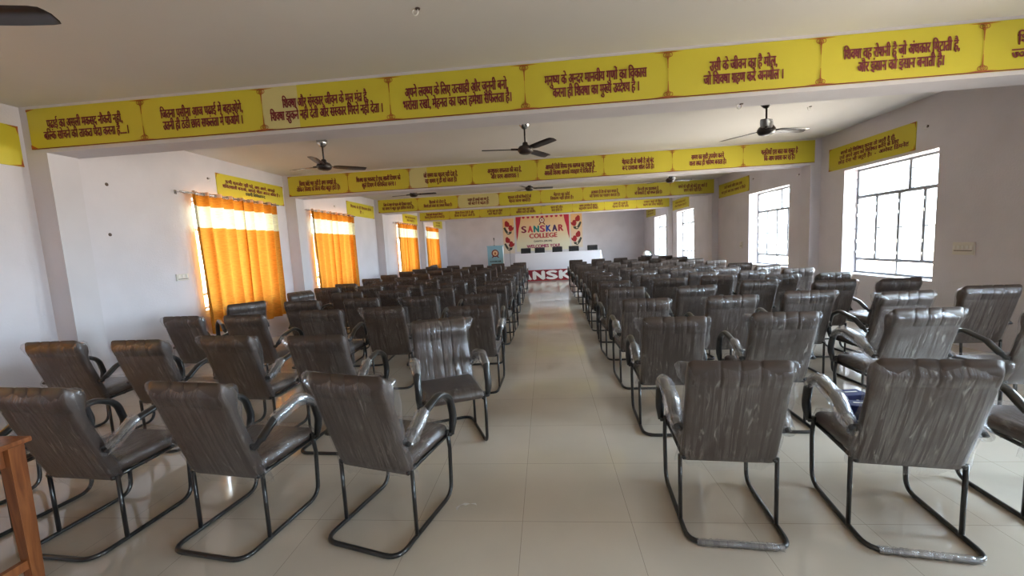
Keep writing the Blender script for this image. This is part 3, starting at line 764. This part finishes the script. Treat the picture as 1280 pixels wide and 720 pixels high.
# ================================================================== STAGE: strip, table, chairs, lectern
rs = empty('stage_name_strip', (.22, 16.925, 0)); tag(rs, 'dark red cloth strip with big white letters along the stage front', 'banner')
sh = MB().box((-2.35, -.012, .025), (2.35, 0, .475)).build('strip_cloth', M_RED, rs)
t = MB()
for i, ch in enumerate('SANSKAR'):
    text_into(t, ch, Vector((0, -.012, 0)), X3, Z3, -1.65+.55*i, .265, .43 if ch != 'S' else .41, .35, .045, .72, .002)
t.build('strip_lettering', M_LET, sh)
pl = MB(); flat(pl, Vector((0, -.012, 0)), X3, Z3, [(-2.35, .025), (2.35, .025), (2.35, .05), (-2.35, .05)]); flat(pl, Vector((0, -.012, 0)), X3, Z3, [(-2.35, .455), (2.35, .455), (2.35, .475), (-2.35, .475)])
pl.build('strip_border', pm('bright_red_edge', (.42, .012, .02), .6), sh)

ST = .46
M_CLOTH = pm('white_table_cloth', (.80, .79, .86), .7)
tb = empty('stage_table', (.50, 17.55, ST)); tag(tb, 'long dais table hidden under a white cloth on the stage', 'table')
link('table_top', bm_mesh((lambda bm: ([setattr(v.co, 'z', v.co.z+.695) for v in bm.verts], bm)[1])(rbox(3.6, .70, .03, .004, 1)), 'table_top', M_WOOD, False), tb)
for sx_ in (-1, 1):
    for sy_ in (-1, 1):
        MB().box((sx_*1.7-.025, sy_*.28-.025, 0), (sx_*1.7+.025, sy_*.28+.025, .68)).build('leg', M_WOOD, tb)
m = MB(); per = []
hw, hd = 1.825, .365
nseg = 150
for i in range(nseg+1):        # left side, front, right side
    u = i/nseg*(2*hd*2+2*hw)
    if u < 2*hd: per.append((-hw, hd-u, 1, u))
    elif u < 2*hd+2*hw: per.append((-hw+(u-2*hd), -hd, 0, u))
    else: per.append((hw, -hd+(u-2*hd-2*hw), 2, u))
for z in [k/10 for k in range(11)]:
    for i, (x, y, sd, u) in enumerate(per):
        drop = 1-z; wv = drop*(.034*math.sin(u*9)+.022*math.sin(u*23+z*2)+.012*math.sin(u*41))
        # gathered diagonals
        wv += drop*.075*math.exp(-((x-.15-.5*z)/.10)**2) + drop*.065*math.exp(-((x+1.2-.35*z)/.08)**2)
        nx, ny = ((-1, 0), (0, -1), (1, 0))[sd]; fl_ = .04*drop
        zz = .01+z*.708
        m.v.append((x+nx*(wv+fl_), y+ny*(wv+fl_), zz))
k = len(per)
for a in range(10):
    for i in range(k-1): m.face((a*k+i, a*k+i+1, (a+1)*k+i+1, (a+1)*k+i))
n = len(m.v); m.v += [(-hw, hd, .718), (-hw, -hd, .718), (hw, -hd, .718), (hw, hd, .718)]; m.face((n, n+1, n+2, n+3))
cl = m.build('table_cloth', M_CLOTH, None, True); cl.location = (.50, 17.55, ST)
tag(cl, 'white cloth draped over the long table on the stage', 'tablecloth')

def black_chair(x, y, i):
    root = empty('dais_chair', (x, y, ST), R(180)); tag(root, ('black chair behind the white stage table, %s from the left' % ORD[i]), 'chair', 'black chairs behind the stage table')
    for nme, key in (('sled_base', 'sled'), ('rear_upright', 'upL'), ('rear_upright', 'upR'), ('seat_frame', 'rail'), ('armrest', 'aL'), ('armrest', 'aR')): link(nme, ME[key], root)
    for nme, key in (('seat', 'seatk'), ('backrest', 'backk')): link(nme, ME[key], root)
ME['seatk'] = ME['seat'].copy(); ME['seatk'].materials[0] = M_DARK
ME['backk'] = ME['back'].copy(); ME['backk'].materials[0] = M_DARK
# the dais chairs' backs show just above the cloth
for i, x in enumerate((-.92, -.27, .54, 1.30, 2.15)): black_chair(x, 18.55, i)

lc = empty('lectern', (-2.23, 17.9, ST)); tag(lc, 'pale blue lectern with round emblem at the left of the stage', 'lectern')
M_LB = pm('pale_blue_print', (.28, .52, .66), .5)
MB().box((-.36, -.19, 0), (.36, .21, .06)).build('base', M_WHITE, lc)
lb = MB().box((-.345, -.17, .06), (.345, .17, 1.10)).build('front_body', M_WHITE, lc)
pp = MB().box((-.345, -.176, .20), (.345, -.1701, 1.12)).build('printed_panel', M_LB, lc)
MB().box((-.37, -.20, 1.10), (.37, .20, 1.135)).build('desk_board', M_LB, lc)
O = Vector((0, -.176, 0)); e = MB()
annulus(e, O, X3, Z3, 0, .80, .115, .165); flat(e, O, X3, Z3, [(-.10, .69), (-.17, .60), (-.12, .60), (-.05, .67)]); flat(e, O, X3, Z3, [(.10, .69), (.17, .60), (.12, .60), (.05, .67)])
e.build('emblem_ring', M_MAROON, pp)
e = MB(); disc(e, O, X3, Z3, 0, .80, .115); e.build('emblem_field', pm('peach_print', (.78, .52, .34), .5), pp)
e = MB(); flat(e, O, X3, Z3, [(-.03, .74), (.03, .74), (.045, .80), (0, .87), (-.045, .80)], .004); e.build('emblem_flame', M_ORN, pp)
e = MB(); text_into(e, 'SANSKAR', O, X3, Z3, 0, .44, .50, .055, .006); e.build('panel_lettering', M_BLACKP, pp)

def mic(x, y, z0, h, label, floor=True):
    o = empty('microphone', (x, y, z0)); tag(o, label, 'microphone')
    s = MB()
    if floor:
        s.lathe([(.11, 0), (.11, .012), (.02, .03), (.009, .05)], 14); s.tube([(0, 0, .04), (0, 0, h-.12)], .008, 8)
        s.tube([(0, 0, h-.14), (0, -.10, h-.02)], .007, 6)
        s.build('stand', M_TUBE, o, True); b = Vector((0, -.10, h-.02))
    else:
        s.lathe([(.04, 0), (.04, .01), (.008, .02)], 12); s.tube([(0, 0, .01), (0, .02, h*.5), (0, .0, h-.12)], .006, 6); s.build('gooseneck', M_TUBE, o, True); b = Vector((0, 0, h-.12))
    q = MB().tube([b, b+Vector((0, -.03, .05)), b+Vector((0, -.06, .10)), b+Vector((0, -.075, .125))], [.012, .016, .027, .018], 10); q.build('microphone_head', M_ARM, o, True)
mic(-2.28, 17.95, ST+1.135, .34, 'black microphone on top of the pale blue lectern', False)
mic(-1.62, 18.3, ST, 1.05, 'black microphone on a thin stand between lectern and stage table')

# unidentified small object, modelled as a green-edged mound, on a dark stand in the far right corner
sg = empty('side_stand', (4.63, 19.0, ST)); tag(sg, 'small dark stand in the far right corner of the stage', 'stand')
q = MB(); q.box((-.22, -.16, .28), (.22, .16, .34)); q.build('stand_top', M_DARK, sg)
for a in (-1, 1):
    for b_ in (-1, 1): MB().box((a*.18-.015, b_*.12-.015, 0), (a*.18+.015, b_*.12+.015, .28)).build('leg', M_DARK, sg)
bq = empty('white_mound', (4.63, 19.0, ST+.34)); tag(bq, 'white mound with dark green edge on the small dark stand', 'object')
bm = bmesh.new(); bmesh.ops.create_icosphere(bm, subdivisions=3, radius=1)
rq = random.Random(5)
for v in bm.verts:
    n_ = v.co.normalized(); k_ = 1+.10*math.sin(9*n_.x+2)*math.sin(8*n_.y)+.05*math.sin(17*n_.z+5*n_.x)
    v.co = Vector((n_.x*.18*k_, n_.y*.14*k_, max(0, n_.z*.20*k_)))
link('mound_body', bm_mesh(bm, 'mound_body', M_LET, True), bq)
for i in range(16):
    a = -1.2+2.6*i/15+rq.uniform(-.1, .1); r0 = .15; r1 = .23+rq.uniform(-.02, .03); z1 = .04+rq.uniform(0, .17)
    p0 = Vector((r0*math.cos(a), r0*math.sin(a)*.8, .02)); p1 = Vector((r1*math.cos(a), r1*math.sin(a)*.8, z1)); sd = Vector((-math.sin(a), math.cos(a), 0))*.025; md = (p0+p1)/2+Vector((0, 0, .015))
    l = MB(); l.v = [tuple(p0), tuple(md+sd), tuple(p1), tuple(md-sd), tuple(md+Vector((0, 0, .008)))]; l.face((0, 1, 4)); l.face((1, 2, 4)); l.face((2, 3, 4)); l.face((3, 0, 4)); l.build('edge_flap', M_GREEN, bq)

# ================================================================== BACKDROP on the back wall
O = Vector((0, 0, 0))
YW = YB-.004
bd = empty('welcome_backdrop', (-.115, YW, 1.22)); tag(bd, 'large cream backdrop reading college welcome with red printed curtains, on the back wall', 'backdrop')
BWd, BH = 2.86, 1.86
def grad(name, c0, c1, z0, z1):
    m, t, b = newmat(name); N = t.nodes; c = N.new('ShaderNodeTexCoord'); s = N.new('ShaderNodeSeparateXYZ'); r = N.new('ShaderNodeMapRange'); x = N.new('ShaderNodeMix'); x.data_type = 'RGBA'
    r.inputs[1].default_value = z0; r.inputs[2].default_value = z1; x.inputs[6].default_value = (*c0, 1); x.inputs[7].default_value = (*c1, 1)
    k = t.links.new; k(c.outputs['Object'], s.inputs[0]); k(s.outputs[2], r.inputs[0]); k(r.outputs[0], x.inputs[0]); k(x.outputs[2], b.inputs['Base Color']); b.inputs['Roughness'].default_value = .5
    return m
sheet = MB().box((-BWd/2, -.010, 0), (BWd/2, 0, BH)).build('backdrop_sheet', grad('cream_to_peach_print', (.74, .70, .52), (.80, .52, .26), .4, 1.8), bd)
O = Vector((0, -.010, 0))
M_CRIM = pm('crimson_print', (.50, .015, .05), .5)
q = MB()
for s in (-1, 1):
    flat(q, O, X3, Z3, [(s*BWd/2*.985, BH*.99), (s*BWd/2*.985, BH*.30), (s*(BWd/2-.10), BH*.45), (s*(BWd/2-.16), BH*.66), (s*(BWd/2-.24), BH*.80), (s*(BWd/2-.30), BH*.99)][::s])
for i in range(9):
    x = -1.0+.25*i; flat(q, O, X3, Z3, [(x-.07, BH*.99), (x-.07, BH*.95), (x, BH*.93), (x+.07, BH*.95), (x+.07, BH*.99)])
q.build('printed_drapes', M_CRIM, sheet)
cols = [('S', (.20, .01, .05)), ('A', (.62, .05, .06)), ('N', (.01, .22, .22)), ('S', (.45, .03, .12)), ('K', (.01, .06, .36)), ('A', (.06, .02, .10)), ('R', (.42, .03, .05))]
for i, (ch, c) in enumerate(cols):
    q = MB(); text_into(q, ch, O, X3, Z3, -.98+.325*i+(-.02 if i == 0 else 0), BH*.63, .235 if ch != 'N' else .25, .35, .026); q.build('headline_letter', pm('headline_ink', c, .5), sheet)
q = MB(); text_into(q, 'COLLEGE', O, X3, Z3, .02, BH*.435, 1.46, .245, .018); q.build('second_line_lettering', pm('brick_red_print', (.46, .03, .04), .5), sheet)
q = MB(); text_into(q, 'DANTA (SIKAR)', O, X3, Z3, 0, BH*.275, .95, .09, .005); q.build('place_lettering', M_BLACKP, sheet)
q = MB(); text_into(q, 'WELCOMES YOU!', O, X3, Z3, 0, BH*.135, 1.74, .17, .012); q.build('welcome_lettering', pm('plum_print', (.34, .02, .10), .5), sheet)
q = MB(); annulus(q, O, X3, Z3, -.02, BH*.865, .105, .15)
for s in (-1, 1): flat(q, O, X3, Z3, [(-.02+s*.09, BH*.80), (-.02+s*.18, BH*.74), (-.02+s*.12, BH*.735), (-.02+s*.04, BH*.79)][::s])
q.build('emblem_ring', M_MAROON, sheet)
q = MB(); disc(q, O, X3, Z3, -.02, BH*.865, .105); q.build('emblem_field', pm('pale_print', (.80, .70, .62), .5), sheet)
q = MB(); disc(q, O, X3, Z3, -.02, BH*.87, .045, .004, 10); q.build('emblem_flame', M_ORN, sheet)
def puppet_panel(x, z0, h, label, mir):
    p = empty('folk_panel', (x, YW, z0)); tag(p, label, 'banner')
    sh = MB().box((-.30, -.010, 0), (.30, 0, h)).build('panel_sheet', grad('peach_to_orange_print', (.72, .62, .50), (.80, .50, .22), .2, 1.6), p)
    for k in range(2):
        cz = h*(.72-.46*k); O = Vector((0, -.010, cz)); s = mir*1.12; X_, Z_ = X3, Z3*1.3; cz = 0
        q = MB(); disc(q, O, X_, Z_, -.06*s, cz+.16, .13, .002, 16, .11); disc(q, O, X_, Z_, -.09*s, cz+.22, .09, .0025, 14, .09)
        flat(q, O, X_, Z_, [(-.02*s, cz+.02), (.27*s, cz+.04), (.24*s, cz-.05), (.15*s, cz-.11), (.05*s, cz-.12)][::mir]); disc(q, O, X_, Z_, .10*s, cz+.05, .10, .003, 14, .08)
        q.build('red_turban_motif', pm('turban_red_print', (.36, .015, .02), .5), sh)
        q = MB(); flat(q, O, X_, Z_, [(-.24*s, cz+.02), (-.17*s, cz+.06), (-.02*s, cz-.16), (-.07*s, cz-.23), (-.16*s, cz-.14)][::mir], .0028); disc(q, O, X_, Z_, -.01*s, cz-.20, .10, .0030, 14, .055)
        flat(q, O, X_, Z_, [(.02*s, cz-.14), (.16*s, cz-.13), (.12*s, cz-.22), (.0*s, cz-.26)][::mir], .0033)
        q.build('dark_garment_motif', pm('dark_green_print', (.05, .055, .04), .5), sh)
        q = MB(); flat(q, O, X_, Z_, [(-.12*s, cz+.07), (-.05*s, cz+.06), (.03*s, cz-.10), (-.01*s, cz-.17), (-.06*s, cz-.08)][::mir], .0040); disc(q, O, X_, Z_, -.02*s, cz-.19, .05, .0042, 12, .022)
        q.build('pale_face_motif', pm('cream_print', (.74, .62, .50), .5), sh)
puppet_panel(-1.94, 1.15, 1.86, 'narrow orange panel with two red turbans left of the backdrop', 1)
puppet_panel(1.68, 1.30, 1.78, 'narrow orange panel with two red turbans right of the backdrop', -1)

# ================================================================== CEILING FANS
def fan(x, y, zh, ang, label, zc=ZC, steel=True):
    root = empty('ceiling_fan', (x, y, zh), 0); tag(root, label, 'ceiling fan', None); h = zc-zh
    MB().lathe([(.0, h), (.075, h), (.070, h-.05), (.035, h-.09), (.016, h-.10)], 16, cap=False).build('canopy', M_STEEL if steel else M_FAN, root, True)
    MB().tube([(0, 0, .05), (0, 0, h-.04)], .012, 8).build('downrod', M_FAN, root, True)
    MB().lathe([(.0, -.065), (.05, -.065), (.085, -.05), (.105, -.02), (.105, .01), (.085, .04), (.04, .055), (.035, .09), (.018, .10), (0, .10)], 20, cap=False).build('motor', M_FAN, root, True)
    for a in ang:
        a = R(a); c, s = math.cos(a), math.sin(a); m = MB(); rings = []
        for t, wd in ((.13, .045), (.17, .060), (.20, .066), (.40, .070), (.55, .066), (.592, .058), (.602, .040)):
            tw = .16; ring = []
            for u, dz in ((-1, .004), (0, .012), (1, .004), (1, .001), (0, .009), (-1, .001)):
                yy = u*wd; ring.append((c*t-s*yy, s*t+c*yy, -.005+dz-yy*tw))
            rings.append(ring)
        m.ring_sweep(rings); b = m.build('blade', M_FAN, root, True)
        m = MB().tube([(c*.08, s*.08, .0), (c*.20, s*.20, .004)], .014, 6, .35); m.build('blade_bracket', M_FAN, b, True)
fan(-3.21, 5.85, 2.86, (168, -75, 38), 'dark ceiling fan near the left wall just behind the first beam')
fan(-.22, 5.72, 2.86, (-170, -51, 59), 'dark ceiling fan in the middle just behind the first beam')
fan(2.90, 5.62, 2.86, (128, 15, -117), 'dark ceiling fan near the right wall just behind the first beam', ZC, False)
fan(-3.33, 10.3, 2.99, (170, -2, -70), 'ceiling fan on the left between the second and third beams')
fan(-.34, 10.3, 2.96, (10, 130, -110), 'ceiling fan in the middle between the second and third beams')
fan(3.10, 10.3, 2.94, (20, 140, -100), 'ceiling fan on the right between the second and third beams')
fan(.0, 14.7, 2.98, (20, 140, -100), 'far ceiling fan in the middle between the third and fourth beams')
fan(-3.10, 1.92, 2.86, (10, 130, -110), 'ceiling fan at the top left corner, nearest the camera')

# ================================================================== SMALL FIXTURES
def hook(p, n, label, r=.020):
    o = empty('wire_hook', p); tag(o, label, 'hook'); n = Vector(n); a = Vector((0, 0, 1)) if abs(n.z) < .5 else Vector((1, 0, 0)); 
    MB().lathe([(.0, 0), (.018, 0), (.016, .006), (0, .008)], 10).build('rose', M_HOOK, o).rotation_euler = n.to_track_quat('Z', 'Y').to_euler()
    pts = [n*.004, n*.025]+[n*(.025+r*math.sin(t))+a*(r*math.cos(t)-r) for t in [R(20*k) for k in range(1, 13)]]
    MB().tube(pts, .005, 6).build('hook_wire', M_WHITE, o, True)
hook((-.82, 2.94, ZC), (0, 0, -1), 'small hook on the ceiling before the first beam')
hook((3.69, 6.04, ZC), (0, 0, -1), 'small hook on the ceiling behind the first beam at right')
hook((1.89, 4.10, BZ), (0, 0, -1), 'small hook under the first beam')
hook((XL, 6.20, 2.88), (1, 0, 0), 'small hook on the left wall above the nearest curtain')
hook((XL, 10.1, 2.80), (1, 0, 0), 'small hook on the left wall above the second curtain')
hook((XR, 6.01, 2.85), (-1, 0, 0), 'small hook on the right wall beside the nearest wall banner')
hook((XR, 10.55, 2.88), (-1, 0, 0), 'small hook on the right wall above the second window')
hook((XR, 8.75, 2.68), (-1, 0, 0), 'small hook on the right wall past the second beam')
def switch(x, sgn, y, z, wy, hz, n, label):
    o = empty('switch_board', (x, y, z)); tag(o, label, 'switch board'); bm = rbox(.022, wy, hz, .005, 2)
    for v in bm.verts: v.co.x += sgn*.011
    link('switch_plate', bm_mesh(bm, 'switch_plate', M_SOCK, False), o)
    for i in range(n):
        yy = -wy/2+wy*(i+.5)/n; MB().box((min(sgn*.021, sgn*.028), yy-.014, -.006), (max(sgn*.021, sgn*.028), yy+.014, .035)).build('switch', M_WHITE, o)
    MB().box((min(sgn*.0205, sgn*.0235), -wy*.42, -.030), (max(sgn*.0205, sgn*.0235), wy*.42, -.022)).build('plate_seam', M_HOOK, o)
switch(XR, -1, 5.43, 1.225, .26, .155, 5, 'ivory switch board on the right wall beside the nearest window')
switch(XR, -1, 11.12, 1.26, .12, .16, 2, 'small switch board on the right wall beyond the second window')
switch(XL, 1, 5.50, 1.335, .20, .10, 3, 'small white switch board on the left wall beside the nearest curtain')

for p, l in (((XL, 4.24, 2.44), 'dark chipped hole in the left wall, nearest the first beam'), ((XL, 4.65, 2.56), 'dark chipped hole in the left wall, farther from the first beam'), ((XL, 4.60, 1.94), 'dark chipped hole lower down on the left wall')):
    o = empty('wall_hole', p); tag(o, l, 'wall hole')
    q = MB().lathe([(0, 0), (.022, .0), (.016, .004), (.007, .006), (0, .006)], 9).build('chipped_rim', M_HOOK, o); q.rotation_euler = (0, R(90), 0)
m = MB(); rs_ = random.Random(2)
for i in range(9):
    t = i/8; m.v += [(-.06+.12*t, .02*math.sin(t*4)-.010, .004+.012*abs(math.sin(t*6))), (-.06+.12*t, .02*math.sin(t*4)+.012, .003+.006*abs(math.sin(t*7+1)))]
for i in range(8): m.face((2*i, 2*i+1, 2*i+3, 2*i+2))
o = m.build('film_scrap', M_LET, None, True); o.location = (-.54, 2.22, .001); o.rotation_euler.z = .5; tag(o, 'small white scrap of torn film lying on the tiled aisle floor', 'scrap')
